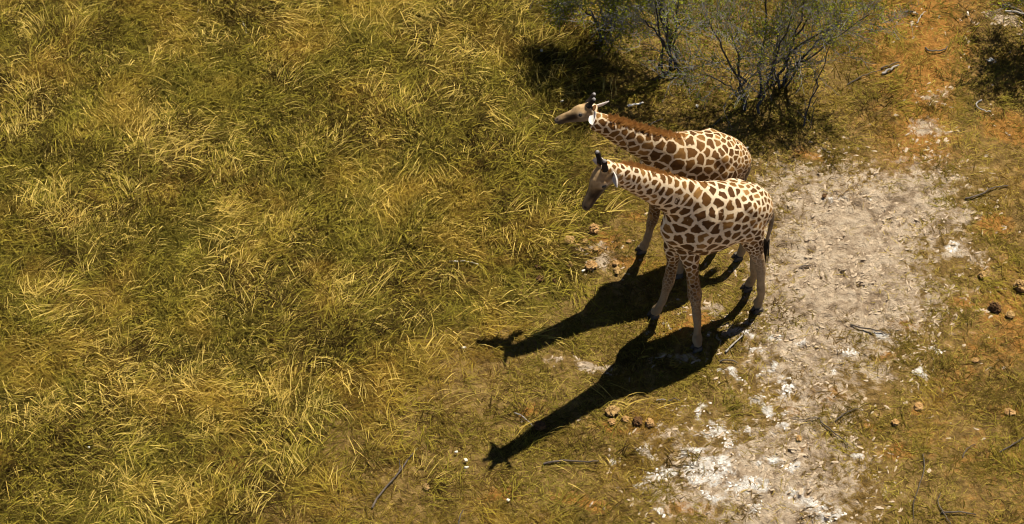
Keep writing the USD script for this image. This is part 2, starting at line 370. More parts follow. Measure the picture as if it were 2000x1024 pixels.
# ------------------------------------------------------------------ giraffes
def field_chain(grid, stations, step=0.25):
    """Distance to a tube of ellipsoids through stations (x, y, z, radius in the vertical plane, lateral radius)."""
    x0, h, shape = grid
    st = np.asarray(stations, float)
    length = np.linalg.norm(np.diff(st[:, :3], axis=0), axis=1).sum()
    n = max(4, int(length / (step * st[:, 3:].min())))
    S = spline(st, min(n, 90))
    T = unit(np.gradient(S[:, :3], axis=0))
    lo = ((S[:, :3] - S[:, 3:].max(1)[:, None] - 0.16).min(0) - x0) / h
    hi = ((S[:, :3] + S[:, 3:].max(1)[:, None] + 0.16).max(0) - x0) / h
    lo, hi = np.maximum(np.floor(lo).astype(int), 0), np.minimum(np.ceil(hi).astype(int), np.array(shape))
    D = np.full(tuple(hi - lo), 1.0, np.float32)
    for s, t in zip(S, T):
        up = np.array([0, 0, 1.0]) if abs(t[2]) < 0.92 else np.array([1.0, 0, 0])
        v = unit(np.cross(up, t)) if abs(t[2]) < 0.92 else np.array([0, 1.0, 0])
        u = unit(np.cross(t, v))
        v = np.cross(u, t)
        r = np.array([0.75 * min(s[3], s[4]), s[3], s[4]])
        m = s[3:].max() + 0.16
        a = np.maximum(np.floor((s[:3] - m - x0) / h).astype(int), lo)
        b = np.minimum(np.ceil((s[:3] + m - x0) / h).astype(int), hi)
        if (b <= a).any():
            continue
        gx_, gy_, gz_ = (np.arange(a[k], b[k]) * h + x0[k] - s[k] for k in range(3))
        X, Y, Z = np.meshgrid(gx_.astype(np.float32), gy_.astype(np.float32), gz_.astype(np.float32), indexing='ij')
        k0 = k1 = 0
        for ax, rr in zip((t, u, v), r):
            c = X * np.float32(ax[0]) + Y * np.float32(ax[1]) + Z * np.float32(ax[2])
            k0 = k0 + (c / np.float32(rr)) ** 2
            k1 = k1 + (c / np.float32(rr * rr)) ** 2
        k0 = np.sqrt(k0)
        d = k0 * (k0 - 1) / np.maximum(np.sqrt(k1), 1e-4)
        sl = tuple(slice(a[k] - lo[k], b[k] - lo[k]) for k in range(3))
        D[sl] = np.minimum(D[sl], d)
    return lo, hi, D


def surface_nets(D, x0, h):
    """The zero surface of a sampled distance field as a triangle mesh."""
    s = D < 0
    c = np.zeros(np.array(D.shape) - 1, np.int8)
    for a in np.ndindex(2, 2, 2):
        c += s[a[0]:D.shape[0] - 1 + a[0], a[1]:D.shape[1] - 1 + a[1], a[2]:D.shape[2] - 1 + a[2]]
    cells = np.argwhere((c > 0) & (c < 8))
    lut = np.full(c.shape, -1, np.int64)
    lut[tuple(cells.T)] = np.arange(len(cells))
    acc, cnt = np.zeros((len(cells), 3)), np.zeros((len(cells), 1))
    corners = [np.array(a) for a in np.ndindex(2, 2, 2)]
    for a in corners:
        for ax in range(3):
            if a[ax]:
                continue
            b = a.copy()
            b[ax] = 1
            da, db = D[tuple((cells + a).T)], D[tuple((cells + b).T)]
            m = (da < 0) != (db < 0)
            t = np.where(m, da / np.where(m, da - db, 1), 0)
            acc += np.where(m[:, None], a + (b - a) * t[:, None], 0)
            cnt += m[:, None]
    V = (cells + acc / np.maximum(cnt, 1)) * h + x0
    F = []
    for ax in range(3):
        b = np.zeros(3, int)
        b[ax] = 1
        u, v = np.eye(3, dtype=int)[(ax + 1) % 3], np.eye(3, dtype=int)[(ax + 2) % 3]
        lo = s[tuple(slice(0, D.shape[k] - b[k]) for k in range(3))]
        hi = s[tuple(slice(b[k], D.shape[k]) for k in range(3))]
        e = np.argwhere(lo != hi)
        e = e[((e - u - v) >= 0).all(1)]
        inn = lo[tuple(e.T)]
        quad = np.stack([lut[tuple((e - u - v).T)], lut[tuple((e - v).T)], lut[tuple(e.T)], lut[tuple((e - u).T)]], 1)
        quad[~inn] = quad[~inn][:, ::-1]
        F.append(quad)
    F = np.vstack(F)
    return V, np.vstack([F[:, [0, 1, 2]], F[:, [0, 2, 3]]])


def body_mesh(chains, lo, hi, h=0.0125, smooth=8):
    x0 = np.asarray(lo, float)
    shape = tuple(np.ceil((np.asarray(hi) - x0) / h).astype(int))
    D = np.full(shape, 1.0, np.float32)
    for st, k in chains:
        a, b, d = field_chain((x0, h, shape), st)
        sl = tuple(slice(a[i], b[i]) for i in range(3))
        e = D[sl]
        w = np.clip(0.5 + 0.5 * (e - d) / k, 0, 1)
        D[sl] = e * (1 - w) + d * w - k * w * (1 - w)
    V, F = surface_nets(D, x0, h)
    m = trimesh.Trimesh(V, F, process=False)
    parts = m.split(only_watertight=False)
    m = max(parts, key=lambda t: len(t.faces)) if len(parts) > 1 else m
    trimesh.smoothing.filter_taubin(m, lamb=0.5, nu=0.52, iterations=smooth)
    return m


def giraffe(label, origin, heading, W3, seed):
    """W3: joints in world metres. The body is built in the animal's own frame: x forward, y to its left."""
    rg = np.random.default_rng(seed)
    a = math.radians(heading)
    fw = np.array([-math.cos(a), -math.sin(a), 0])
    lf = np.array([-fw[1], fw[0], 0])
    org = np.array([origin[0], origin[1], 0.0])

    def loc(P):
        P = np.asarray(P, float) - org
        return np.array([P @ fw, P @ lf, P[2]])
    rz = math.degrees(math.atan2(fw[1], fw[0]))
    t = thing('giraffe', org, rz)
    k = W3['scale']
    # trunk, as (along, top, bottom, half width), fitted to the back line of the photograph
    trunk = [(x, 0, (tp + bt) / 2, (tp - bt) / 2, hw) for x, tp, bt, hw in W3['trunk']]
    neck = [(*loc(p), ru, rv) for p, ru, rv in W3['neck']]
    poll, nose, horn = loc(W3['poll']), loc(W3['nose']), W3['hornlen']
    hd = unit(nose - poll)
    side = unit(np.cross(np.array([0, 0, 1.0]), hd))
    ro = math.radians(W3.get('roll', 0))
    side = unit(side * math.cos(ro) + np.cross(hd, side) * math.sin(ro))
    upv = np.cross(hd, side)
    L = np.linalg.norm(nose - poll)

    def head(f, s, u):
        return poll + hd * f * L + side * s * L + upv * u * L
    chains = [(trunk, 0.02), (neck, 0.16)]
    hl = []
    for name in ('LF', 'RF', 'LH', 'RH'):
        pts = W3[name]
        c = [(*loc(p), r1 * k, r2 * k) for p, r1, r2 in pts]
        chains.append((c, 0.10 if name[1] == 'F' else 0.09))
        hl.append((name, c))
    # head: skull, muzzle, jaw, brow bumps
    def H(f, s, u, r1, r2):
        return (*head(f, s, u), r1 * L * 1.18, r2 * L * 1.18)
    chains += [([H(-.06, 0, -.06, .17, .145), H(.12, 0, -.02, .175, .165), H(.32, 0, -.03, .155, .155), H(.55, 0, -.07, .12, .108), H(.78, 0, -.11, .098, .095), H(.93, 0, -.145, .085, .098), H(1.0, 0, -.16, .065, .08)], 0.05),
               ([H(.05, 0, -.2, .10, .12), H(.3, 0, -.225, .09, .09), H(.6, 0, -.2, .06, .07), H(.9, 0, -.2, .05, .07)], 0.03),
               ([H(.22, .145, .0, .07, .055), H(.34, .135, -.01, .06, .05)], 0.03), ([H(.22, -.145, .0, .07, .055), H(.34, -.135, -.01, .06, .05)], 0.03),
               ([H(W3['hornf'], .075, .1, .075, .065), H(W3['hornf'], .085, .2, .055, .05)], 0.03), ([H(W3['hornf'], -.075, .1, .075, .065), H(W3['hornf'], -.085, .2, .055, .05)], 0.03),
               ([H(.28, 0, .1, .06, .07), H(.40, 0, .07, .05, .06)], 0.04)]
    tz = lambda x_: float(np.interp(x_, [q_[0] for q_ in W3['trunk']], [q_[1] for q_ in W3['trunk']]))
    bz = lambda x_: float(np.interp(x_, [q_[0] for q_ in W3['trunk']], [q_[2] for q_ in W3['trunk']]))
    for s_ in (1, -1):
        chains += [([(.26, .17 * s_, tz(.26) - .22, .13, .09), (.38, .24 * s_, tz(.36) - .48, .14, .10), (.50, .22 * s_, bz(.48) + .34, .13, .09)], .05),
                   ([(-.17, .20 * s_, tz(-.17) - .10, .075, .06), (-.26, .22 * s_, tz(-.26) - .13, .07, .06)], .07),
                   ([(-.20, .24 * s_, bz(-.2) + .34, .17, .10), (-.30, .24 * s_, bz(-.3) + .16, .15, .10)], .07)]
    chains += [([(x_, 0, tz(x_) - .025, .045, .04) for x_ in (-.36, -.2, 0, .15, .28)], .05)]
    allp = np.vstack([np.array(c)[:, :3] for c, _ in chains])
    m = body_mesh(chains, allp.min(0) - 0.55, allp.max(0) + 0.45)
    V = np.array(m.vertices)
    V[:, 2] = np.maximum(V[:, 2], 0.03)
    N = np.array(m.vertex_normals)
    V = V + N * ((meshkit.fbm(V * 6.0, 3, seed + 1) - .5) * .022)[:, None]
    # ---- which part each vertex belongs to
    nk = spline(np.array(neck), 60)
    tr = spline(np.array(trunk), 60)
    hc = np.array([head(f, 0, -.08) for f in np.linspace(-.1, 1, 20)])
    dn, jn = cKDTree(nk[:, :3]).query(V)
    dt, jt = cKDTree(tr[:, :3]).query(V)
    dh, jh = cKDTree(hc).query(V)
    hf = (V - poll) @ hd / L
    hu = (V - poll) @ upv / L
    is_head = (dh < 0.30 * L) & (hf > -.05) & (dh < dn + 0.05)
    legd = np.full(len(V), 9.0)
    for name, c in hl:
        d, _ = cKDTree(spline(np.array(c), 50)[:, :3]).query(V)
        legd = np.minimum(legd, d)
    zk = V[:, 2] / k
    leg = np.clip((1.42 - zk) / 0.12, 0, 1) * (V[:, 2] < 1.45 * k)
    hind = V[:, 0] < 0
    along = V[:, 0]
    # ---- cell size
    R = np.interp(along, [-.65, -.35, 0, .35, .7, 1.2, 1.7], [.075, .10, .145, .175, .16, .125, .085]) * 1.0
    R = np.where(zk < 1.5, np.interp(zk, [.55, .8, 1.1, 1.5], [.035, .045, .07, .13]) if True else R, R)
    R = np.where(hind & (zk < 1.75), np.minimum(R, np.interp(zk, [.8, 1.2, 1.75], [.05, .06, .095])), R) * k * W3.get('cell', 1.0)
    cand = rg.permutation(len(V))[:26000]
    R *= .9
    kd = cKDTree(V[cand])
    free = np.ones(len(cand), bool)
    seeds = []
    for i in range(len(cand)):
        if free[i]:
            seeds.append(cand[i])
            free[kd.query_ball_point(V[cand[i]], R[cand[i]] * 0.86)] = False
    seeds = np.array(seeds)
    SP = V[seeds]
    warp = np.stack([meshkit.fbm(V * 9.0 + o, 3, seed + j) - 0.5 for j, o in enumerate((0, 11.3, 23.7))], 1) * 0.075
    warp += np.stack([meshkit.fbm(V * 26.0 + o, 2, seed + j + 5) - 0.5 for j, o in enumerate((0, 11.3, 23.7))], 1) * 0.035
    d2, j2 = cKDTree(SP).query(V + warp * (R / .15)[:, None], k=2)
    gap = np.linalg.norm(SP[j2[:, 0]] - SP[j2[:, 1]], axis=1)
    edge = (d2[:, 1] ** 2 - d2[:, 0] ** 2) / (2 * np.maximum(gap, 1e-6))
    sub = V[rg.permutation(len(V))[:int(len(SP) * 1.1)]]
    e2, k2 = cKDTree(sub).query(V + warp * 1.3, k=2)
    edge2 = (e2[:, 1] ** 2 - e2[:, 0] ** 2) / (2 * np.maximum(np.linalg.norm(sub[k2[:, 0]] - sub[k2[:, 1]], axis=1), 1e-6))
    crack = np.clip((meshkit.fbm(V * 5.0 + 71, 2, seed + 9) - .60) * 7, 0, 1)
    edge = np.minimum(edge, edge2 * 1.6 + .06 * (1 - crack) + .014)
    lw = np.interp(R, [.04, .07, .12, .18], [.35, .62, .95, 1.1]) * W3.get('line', 1.0)      # line width in units of the threshold
    lw *= np.interp(V[:, 2] / k, [1.6, 2.1], [.68, 1.0])
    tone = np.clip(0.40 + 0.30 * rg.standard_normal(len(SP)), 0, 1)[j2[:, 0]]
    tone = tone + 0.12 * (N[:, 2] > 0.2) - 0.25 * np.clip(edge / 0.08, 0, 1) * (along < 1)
    wgt = np.ones(len(V))
    wgt *= np.where(leg > 0, np.interp(zk, np.where(True, [.35, .62, .95], [0, 0, 0]), [0.0, .55, 1.0]), 1)
    wgt = np.where(hind & (zk < 1.2), np.interp(zk, [.75, 1.25], [0.0, .9]), wgt)
    wgt = np.where(is_head, np.interp(hf, [-.05, .06], [0.8, 0.0]), wgt)
    wgt *= np.where((N[:, 2] < -0.75) & (V[:, 2] > 1.1 * k) & (along < .6), 0.5, 1)
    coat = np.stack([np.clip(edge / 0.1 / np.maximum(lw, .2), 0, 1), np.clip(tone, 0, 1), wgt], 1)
    # ---- colour of the hair between and beyond the patches
    cream, tan, grey = np.array([.66, .545, .385]), np.array([.22, .155, .085]), np.array([.075, .056, .038])
    tint = np.tile(cream * np.array(W3.get('hue', (1, 1, 1))), (len(V), 1))
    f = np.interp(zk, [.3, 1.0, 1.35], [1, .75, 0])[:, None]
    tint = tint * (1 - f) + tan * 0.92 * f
    mid_u = np.interp(hf, [.1, .93], [-.02, -.145])
    topn = np.clip(((hu - mid_u) / np.interp(hf, [.1, .93], [.17, .085]) - .15) / .4, 0, 1)[:, None]
    fore = np.clip((hf - .34) / .2, 0, 1)[:, None]
    tipn = np.clip((hf - .8) / .15, 0, 1)[:, None]
    sidec = np.array([.24, .165, .09]) * (1 - fore) + np.array([.10, .068, .04]) * fore
    hcol = sidec * (1 - topn) + np.array([.42, .28, .135]) * topn
    hcol = hcol * (1 - .7 * tipn) + np.array([.11, .085, .065]) * .7 * tipn
    low = np.clip((mid_u - hu - .03) / .06, 0, 1)[:, None] * np.clip(1.0 - hf, 0, 1)[:, None]
    hcol = hcol * (1 - low) + np.array([.27, .215, .155]) * low
    sl = np.abs((V - poll) @ side / L)
    darkp = (np.clip(1.6 - np.abs(hf - .55) / .17, 0, 1) * np.clip(1.6 - np.abs(hu + .06) / .09, 0, 1) * np.clip((sl - .03) / .04, 0, 1))[:, None]
    hcol = hcol * (1 - .9 * darkp) + np.array([.035, .02, .010]) * .9 * darkp
    for s in (1, -1):
        pale = np.clip(1.5 - np.linalg.norm(V - head(.27, .165 * s, -.03), axis=1) / (.085 * L), 0, 1)[:, None]
        hcol = hcol * (1 - pale) + np.array([.50, .42, .32]) * pale
    hcol = hcol * (1 - (1 - W3.get('face', 1.0)) * np.clip((hf - .22) / .2, 0, 1) * np.clip((sl + .03) / .06, 0, 1))[:, None]
    hcol = hcol * (.6 + .8 * meshkit.fbm(V * 26.0, 4, seed + 3))[:, None]
    nost = np.zeros(len(V))
    for s in (-1, 1):
        dd = np.linalg.norm(V - head(.955, .06 * s, -.075), axis=1)
        nost = np.maximum(nost, np.clip(1.4 - dd / (.034 * L), 0, 1))
    hcol = hcol * (1 - nost[:, None]) + np.array([.012, .01, .008]) * nost[:, None]
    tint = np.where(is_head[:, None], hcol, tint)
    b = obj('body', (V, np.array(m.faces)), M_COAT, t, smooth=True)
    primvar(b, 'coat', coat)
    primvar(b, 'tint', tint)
    # ---- mane: short stiff hairs along the top of the neck
    top = []
    tree3 = cKDTree(V)
    path = np.vstack([np.array([loc(p) for p in W3['crest']])])
    cr = spline(path, 240)
    tan_ = unit(np.gradient(cr, axis=0))
    blades = []
    nb = 4200
    for i in range(nb):
        u = rg.random()
        j = min(int(u * 239), 238)
        p = cr[j] * (1 - (u * 239 - j)) + cr[j + 1] * (u * 239 - j)
        tt = tan_[j]
        sd = unit(np.cross(np.array([0, 0, 1.0]), tt))
        up = unit(np.cross(tt, sd))
        w = rg.normal(0, 0.016)
        base = p + sd * w - up * 0.075
        ln = (0.112 + 0.008 * rg.standard_normal()) * min(1, 0.4 + 6 * u, 0.35 + 5 * (1 - u)) * (0.9 + .1 * math.sin(u * 90))
        tip = base + unit(up + tt * rg.normal(-0.1, 0.06) + sd * (w * 6 + rg.normal(0, .05))) * ln
        ww = tt * 0.006 + sd * rg.normal(0, .003)
        blades.append((np.array([base - ww, base + ww, tip + ww * .6, tip - ww * .6]), np.array([[0, 1, 2], [0, 2, 3]])))
    obj('mane', join(blades), M_MANE, t)
    # ---- horns, ears, eyes
    for s in (1, -1):
        p0, p1 = head(W3['hornf'], .085 * s, .15), head(W3['hornf'] - .04, .105 * s, .15) + unit(upv * .8 - hd * .66 + side * .12 * s) * horn
        n = 9
        pts = p0 + (p1 - p0) * np.linspace(0, 1, n)[:, None]
        r = np.interp(np.linspace(0, 1, n), [0, .3, .75, .92, 1], [.046, .033, .030, .034, .026]) * k
        hp = obj('horn', tube(pts, r, 12), M_HORN, t, smooth=60)
        tip = trimesh.creation.icosphere(2, 0.024 * k)
        tip.apply_translation(p1 + unit(p1 - p0) * 0.002)
        obj('tip', tip, M_HORNTIP, hp, smooth=True)
        # ear: a cupped leaf
        e0 = head(-.05, .15 * s, -.02)
        ed = unit(side * s * W3['ear'][0 if s > 0 else 1][0] - hd * W3['ear'][0 if s > 0 else 1][1] + np.array([0, 0, 1.0]) * W3['ear'][0 if s > 0 else 1][2])
        en = unit(np.cross(ed, np.cross(hd * 0.6 + upv * 0.9, ed)))
        ew = np.cross(ed, en)
        le = W3['earlen'] * k
        rows = []
        us = np.linspace(0, 1, 11)
        for u in us:
            hw = 0.062 * k * (math.sin(math.pi * min(1, (u * .92 + .08)) ** .85) ** .8 + .12 * (1 - u))
            for v in np.linspace(-1, 1, 7):
                rows.append(e0 + ed * le * u + ew * hw * v - en * (0.03 * k * (1 - v * v) * math.sin(math.pi * (u * .8 + .15))))
        rows = np.array(rows)
        back = rows - en * 0.008
        nq = []
        for i in range(10):
            for j in range(6):
                o = i * 7 + j
                nq.append([o, o + 1, o + 8, o + 7])
        nq = np.array(nq)
        rim = list(range(0, 77, 7)) + [70 + j for j in range(1, 7)] + list(range(69, 0, -7)) + list(range(5, 0, -1))
        rq = np.array([[rim[i], rim[(i + 1) % len(rim)], rim[(i + 1) % len(rim)] + 77, rim[i] + 77] for i in range(len(rim))])
        obj('ear', (np.vstack([rows, back]), np.vstack([nq, nq[:, ::-1] + 77, rq[:, ::-1]])), M_EAR, t, smooth=50)
        ey = trimesh.creation.icosphere(2, .055 * L)
        ey.apply_translation(head(.28, .195 * s, -.012))
        obj('eye', ey, M_EYE, t, smooth=True)
    # ---- hooves: two claws each
    for name, c in hl:
        P = np.array(c[-1][:3])
        P0 = np.array([P[0], P[1], 0.0])
        claws = []
        for s in (1, -1):
            o = np.array([0.02, 0.034 * s, 0]) * k
            ring0 = .86 * np.array([[.10, .008 * s, 0], [.055, .032 * s, 0], [-.045, .036 * s, 0], [-.075, .012 * s, 0], [-.06, -.026 * s, 0], [.06, -.026 * s, 0]]) * k
            ring1 = np.array([[.045, .004 * s, 0], [.03, .022 * s, 0], [-.03, .026 * s, 0], [-.05, .010 * s, 0], [-.045, -.028 * s, 0], [.03, -.028 * s, 0]]) * k + [0, 0, .085 * k]
            v = np.vstack([ring0 + [0, 0, -.01], ring0 * [1, 1, 1] + [0, 0, .02], ring1])
            hh = trimesh.convex.convex_hull(v + o + P0)
            claws.append((np.array(hh.vertices), np.array(hh.faces)))
        obj('hoof', join(claws), M_HOOF, t)
    # ---- tail
    tp = np.array([loc(p) for p in W3['tail']])
    ts = spline(tp, 14)
    tl = obj('tail', tube(ts, np.linspace(.042, .018, 14) * k, 8), M_MANE if False else M_TAIL, t, smooth=True)
    hairs = []
    for i in range(130):
        a0 = ts[-1] + rg.normal(0, .012, 3) + unit(ts[-2] - ts[-1]) * rg.uniform(0, .08)
        d = unit(ts[-1] - ts[-3]) * rg.uniform(.2, .42) + rg.normal(0, .03, 3)
        d[2] -= .1
        hairs.append(tube([a0, a0 + d * .5 + rg.normal(0, .01, 3), a0 + d], [.005, .004, .001], 3))
    obj('tuft', join(hairs), M_TUFT, tl)
    tag(t, label, 'giraffe')
    return t


M_TAIL = simple('tail_skin', (.10, .07, .04), (.22, .16, .10), 20, .7)
G = ground_xy
front = dict(
    scale=1.0, cell=.94, hue=(.97, .93, .88), hornlen=0.17, face=.42, hornf=-.06, earlen=.19, roll=0, ear=((.85, -.3, -.15), (.9, -.65, .1)),
    trunk=[(-.50, 1.90, 1.62, .15), (-.42, 2.12, 1.56, .24), (-.28, 2.32, 1.54, .31), (-.1, 2.42, 1.54, .345), (.1, 2.52, 1.50, .355), (.3, 2.57, 1.48, .33), (.48, 2.50, 1.52, .28), (.62, 2.34, 1.58, .21), (.72, 2.14, 1.66, .13)],
    neck=[((2.30, -1.04, 2.26), .34, .22), ((2.06, -1.16, 2.58), .275, .18), ((1.78, -1.32, 2.92), .215, .15), ((1.52, -1.48, 3.24), .17, .128), ((1.32, -1.61, 3.50), .14, .112), ((1.17, -1.70, 3.64), .12, .10)],
    poll=G(1184, 331, 3.74), nose=G(1133, 404, 3.27),
    crest=[(2.50, -.95, 2.60), (2.28, -1.03, 2.68), (2.08, -1.13, 2.85), (1.86, -1.24, 3.08), (1.64, -1.36, 3.31), (1.44, -1.48, 3.53), (1.24, -1.63, 3.75)],
    LF=[(G(1340, 452, 1.75), .24, .13), (G(1347, 490, 1.40), .155, .105), (G(1353, 540, 1.03), .078, .07), (G(1357, 577, .77), .094, .082), (G(1360, 606, .57), .058, .052), (G(1362, 650, .24), .052, .048), (G(1362, 662, .15), .070, .062), (G(1364, 677, .05), .05, .05)],
    RF=[(G(1336, 432, 1.80), .20, .12), (G(1318, 478, 1.40), .15, .10), (G(1313, 515, 1.03), .075, .066), (G(1307, 545, .77), .082, .074), (G(1300, 570, .55), .056, .050), (G(1288, 598, .24), .052, .048), (G(1283, 605, .15), .070, .062), (G(1280, 612, .05), .05, .05)],
    LH=[(G(1462, 425, 1.80), .28, .16), (G(1468, 462, 1.42), .17, .10), (G(1480, 500, 1.12), .085, .065), (G(1486, 522, .93), .07, .055), (G(1486, 545, .72), .056, .050), (G(1484, 584, .24), .052, .048), (G(1481, 590, .15), .062, .056), (G(1483, 602, .05), .048, .05)],
    RH=[(G(1452, 405, 1.80), .27, .15), (G(1456, 447, 1.42), .15, .09), (G(1466, 476, 1.12), .08, .062), (G(1473, 496, .93), .066, .054), (G(1473, 515, .72), .056, .050), (G(1470, 545, .24), .052, .048), (G(1466, 550, .15), .062, .056), (G(1462, 560, .05), .048, .05)],
    tail=[G(1500, 398, 1.95), G(1507, 418, 1.80), G(1504, 448, 1.52), G(1497, 474, 1.25)],
)
f_org = (2.63, -.905)
giraffe('nearer giraffe with bright cream net pattern, its head bent down over the grass', f_org, 24, front, 5)
rear = dict(
    scale=.96, hornlen=0.115, face=.75, hornf=.02, earlen=.26, roll=16, ear=((.9, .0, -.1), (.5, .8, -.22)), cell=.97, line=.72, hue=(.90, .84, .76),
    trunk=[(-.58, 1.74, 1.50, .14), (-.49, 1.92, 1.45, .23), (-.33, 2.10, 1.44, .30), (-.13, 2.22, 1.44, .335), (.08, 2.29, 1.42, .34), (.28, 2.33, 1.42, .31), (.46, 2.27, 1.48, .26), (.60, 2.14, 1.54, .19), (.70, 1.98, 1.60, .12)],
    neck=[((2.08, .02, 2.04), .31, .21), ((1.84, -.07, 2.29), .25, .17), ((1.60, -.15, 2.50), .20, .145), ((1.36, -.24, 2.74), .165, .125), ((1.18, -.30, 2.94), .14, .112), ((1.03, -.34, 3.06), .12, .10)],
    poll=G(1153, 213, 3.14), nose=G(1084, 227, 3.03),
    crest=[(2.25, .06, 2.31), (2.06, .01, 2.42), (1.88, -.06, 2.55), (1.68, -.13, 2.71), (1.48, -.21, 2.88), (1.30, -.28, 3.04), (1.10, -.34, 3.18)],
    LF=[(G(1310, 340, 1.66), .22, .12), (G(1308, 395, 1.33), .145, .10), (G(1316, 440, .98), .075, .066), (G(1321, 468, .73), .082, .074), (G(1324, 490, .52), .056, .050), (G(1326, 516, .24), .052, .048), (G(1326, 524, .15), .070, .062), (G(1327, 533, .05), .05, .05)],
    RF=[(G(1308, 325, 1.68), .21, .115), (G(1284, 375, 1.33), .14, .095), (G(1279, 408, .98), .078, .07), (G(1274, 430, .73), .082, .074), (G(1269, 449, .52), .056, .050), (G(1262, 472, .24), .052, .048), (G(1259, 478, .15), .070, .062), (G(1256, 486, .05), .05, .05)],
    LH=[(G(1425, 325, 1.68), .26, .15), (G(1432, 360, 1.34), .16, .095), (G(1444, 402, 1.06), .08, .062), (G(1452, 424, .89), .066, .054), (G(1453, 446, .68), .056, .050), (G(1451, 482, .24), .052, .048), (G(1449, 490, .15), .062, .056), (G(1444, 500, .05), .048, .05)],
    RH=[(G(1418, 310, 1.68), .25, .14), (G(1414, 345, 1.34), .15, .09), (G(1414, 378, 1.06), .08, .062), (G(1420, 398, .89), .066, .054), (G(1418, 418, .68), .056, .050), (G(1412, 450, .24), .052, .048), (G(1409, 456, .15), .062, .056), (G(1405, 466, .05), .048, .05)],
    tail=[G(1452, 306, 1.76), G(1461, 318, 1.68), G(1459, 340, 1.46), G(1453, 362, 1.25)],
)
giraffe('farther giraffe beside the bushes with stretched level neck and raised muzzle', (2.36, .12), 17, rear, 9)


# ------------------------------------------------------------------ shrubs
def shrub(base, stems, label, seed, levels=4, leaf_n=5, leaf=0.03, spread=0.6, twig_r=0.0055, scale=1.0):
    """stems: list of (list of points relative to the base, base radius)."""
    r = np.random.default_rng(seed)
    z0 = float(gz(base[0], base[1])) - 0.03
    t = thing('shrub', (base[0], base[1], z0))
    twigs, leaves = [], []

    def leafy(p, d, n):
        for _ in range(n):
            c = p + r.normal(0, 0.035, 3)
            a = unit(r.normal(0, 1, 3) + d * .5 + np.array([0, 0, .3]))
            b = unit(np.cross(a, r.normal(0, 1, 3)))
            s = leaf * r.uniform(.6, 1.35)
            leaves.append((np.array([c, c + a * s * .5 + b * s * .3, c + a * s, c + a * s * .5 - b * s * .3]), np.array([[0, 1, 2], [0, 2, 3]])))

    def grow(p, d, ln, rad, lev):
        n = 4
        pts = [p]
        dd = d.copy()
        for _ in range(n):
            dd = unit(dd + r.normal(0, .22, 3) + np.array([0, 0, .04]))
            pts.append(pts[-1] + dd * ln / n)
        twigs.append(tube(pts, np.linspace(rad, rad * .55, n + 1), 4 if lev < 2 else 3))
        if lev >= levels:
            for q_ in pts[1:]:
                leafy(q_, dd, r.poisson(leaf_n))
            return
        for i in range(1, n + 1):
            for _ in range(2 if i == n else (1 if r.random() < .92 else 0)):
                nd = unit(dd + unit(r.normal(0, 1, 3)) * spread * r.uniform(.7, 1.3) + np.array([0, 0, -.03]))
                grow(pts[i], nd, ln * r.uniform(.5, .75), max(rad * .58, twig_r * .6), lev + 1)
    for pts, rad in stems:
        P = np.asarray(pts, float) * scale
        S = spline(P, 12)
        S[1:-1] += r.normal(0, .022, (10, 3))
        rad *= .62
        R = np.linspace(rad, rad * .4, 12)
        S += np.array([*r.normal(0, .09, 2), 0])
        obj('stem', tube(S, R, 7), M_BARK, t, smooth=True)
        D = unit(np.gradient(S, axis=0))
        for i in range(2, 12):
            for _ in range(2 if i > 8 else (1 if r.random() < .8 else 0)):
                nd = unit(D[i] * .8 + unit(r.normal(0, 1, 3)) * spread * 1.25)
                grow(S[i], nd, r.uniform(.28, .6) * scale, R[i] * .5, 1 if i > 5 else 2)
    tag(obj('twigs', join(twigs), M_TWIG, t, smooth=False), kind='stuff')
    tag(obj('leaves', join(leaves), M_LEAF, t), kind='stuff')
    tag(t, label, 'shrub')
    return t


def stems_to(base, ends):
    """Stems from the base to surveyed tips (px, py, height), bowed outwards."""
    out = []
    for px, py, z, rad, bow in ends:
        e = ground_xy(px, py, z) - np.array([base[0], base[1], 0])
        m = e * .5
        m[2] += bow
        q1 = e * .22
        q1[2] = e[2] * .3 + bow * .6
        out.append(([(0, 0, 0), q1, m * [.9, .9, 1], e], rad))
    return out


b1 = ground_xy(1462, 205)
shrub(b1, stems_to(b1, [(1440, 60, 1.5, .04, .1), (1395, 40, 1.7, .035, .1), (1525, 10, 1.8, .035, .1), (1375, 150, .7, .022, .1), (1480, -20, 2.0, .035, .1)]),
      'leafy many stemmed shrub directly behind the farther giraffe, in the middle of the thicket', 3, levels=3, leaf_n=1.0, leaf=.034)
b2 = ground_xy(1316, 138)
shrub(b2, stems_to(b2, [(1285, -20, 1.7, .045, .05), (1290, -70, 2.1, .03, .1), (1250, 30, 1.2, .035, .1), (1325, 10, 1.2, .03, .0), (1340, -40, 1.9, .03, 0), (1240, -60, 2.0, .03, .1)]),
      'shrub with black forked trunk, left of the middle of the thicket', 4, levels=3, leaf_n=1.0, leaf=.034)
b3 = ground_xy(1525, 165)
shrub(b3, stems_to(b3, [(1600, 75, 1.1, .045, .0), (1500, 110, .8, .03, .1), (1540, 60, 1.3, .03, .1), (1665, 60, 1.5, .035, .1), (1610, 0, 1.8, .035, .1), (1570, -20, 2.0, .03, .1), (1690, 20, 1.7, .025, .1)]),
      'shrub with black branches leaning out to the right over the grass', 6, levels=3, leaf_n=.9, leaf=.034)
b4 = ground_xy(1588, 245)
shrub(b4, stems_to(b4, [(1640, 85, 1.15, .022, .0), (1600, 130, .8, .012, .05)]),
      'slender bare sapling with one thin dark bent stem right of the thicket', 7, levels=1, leaf_n=.4, spread=.5)
b5 = ground_xy(1190, 60)
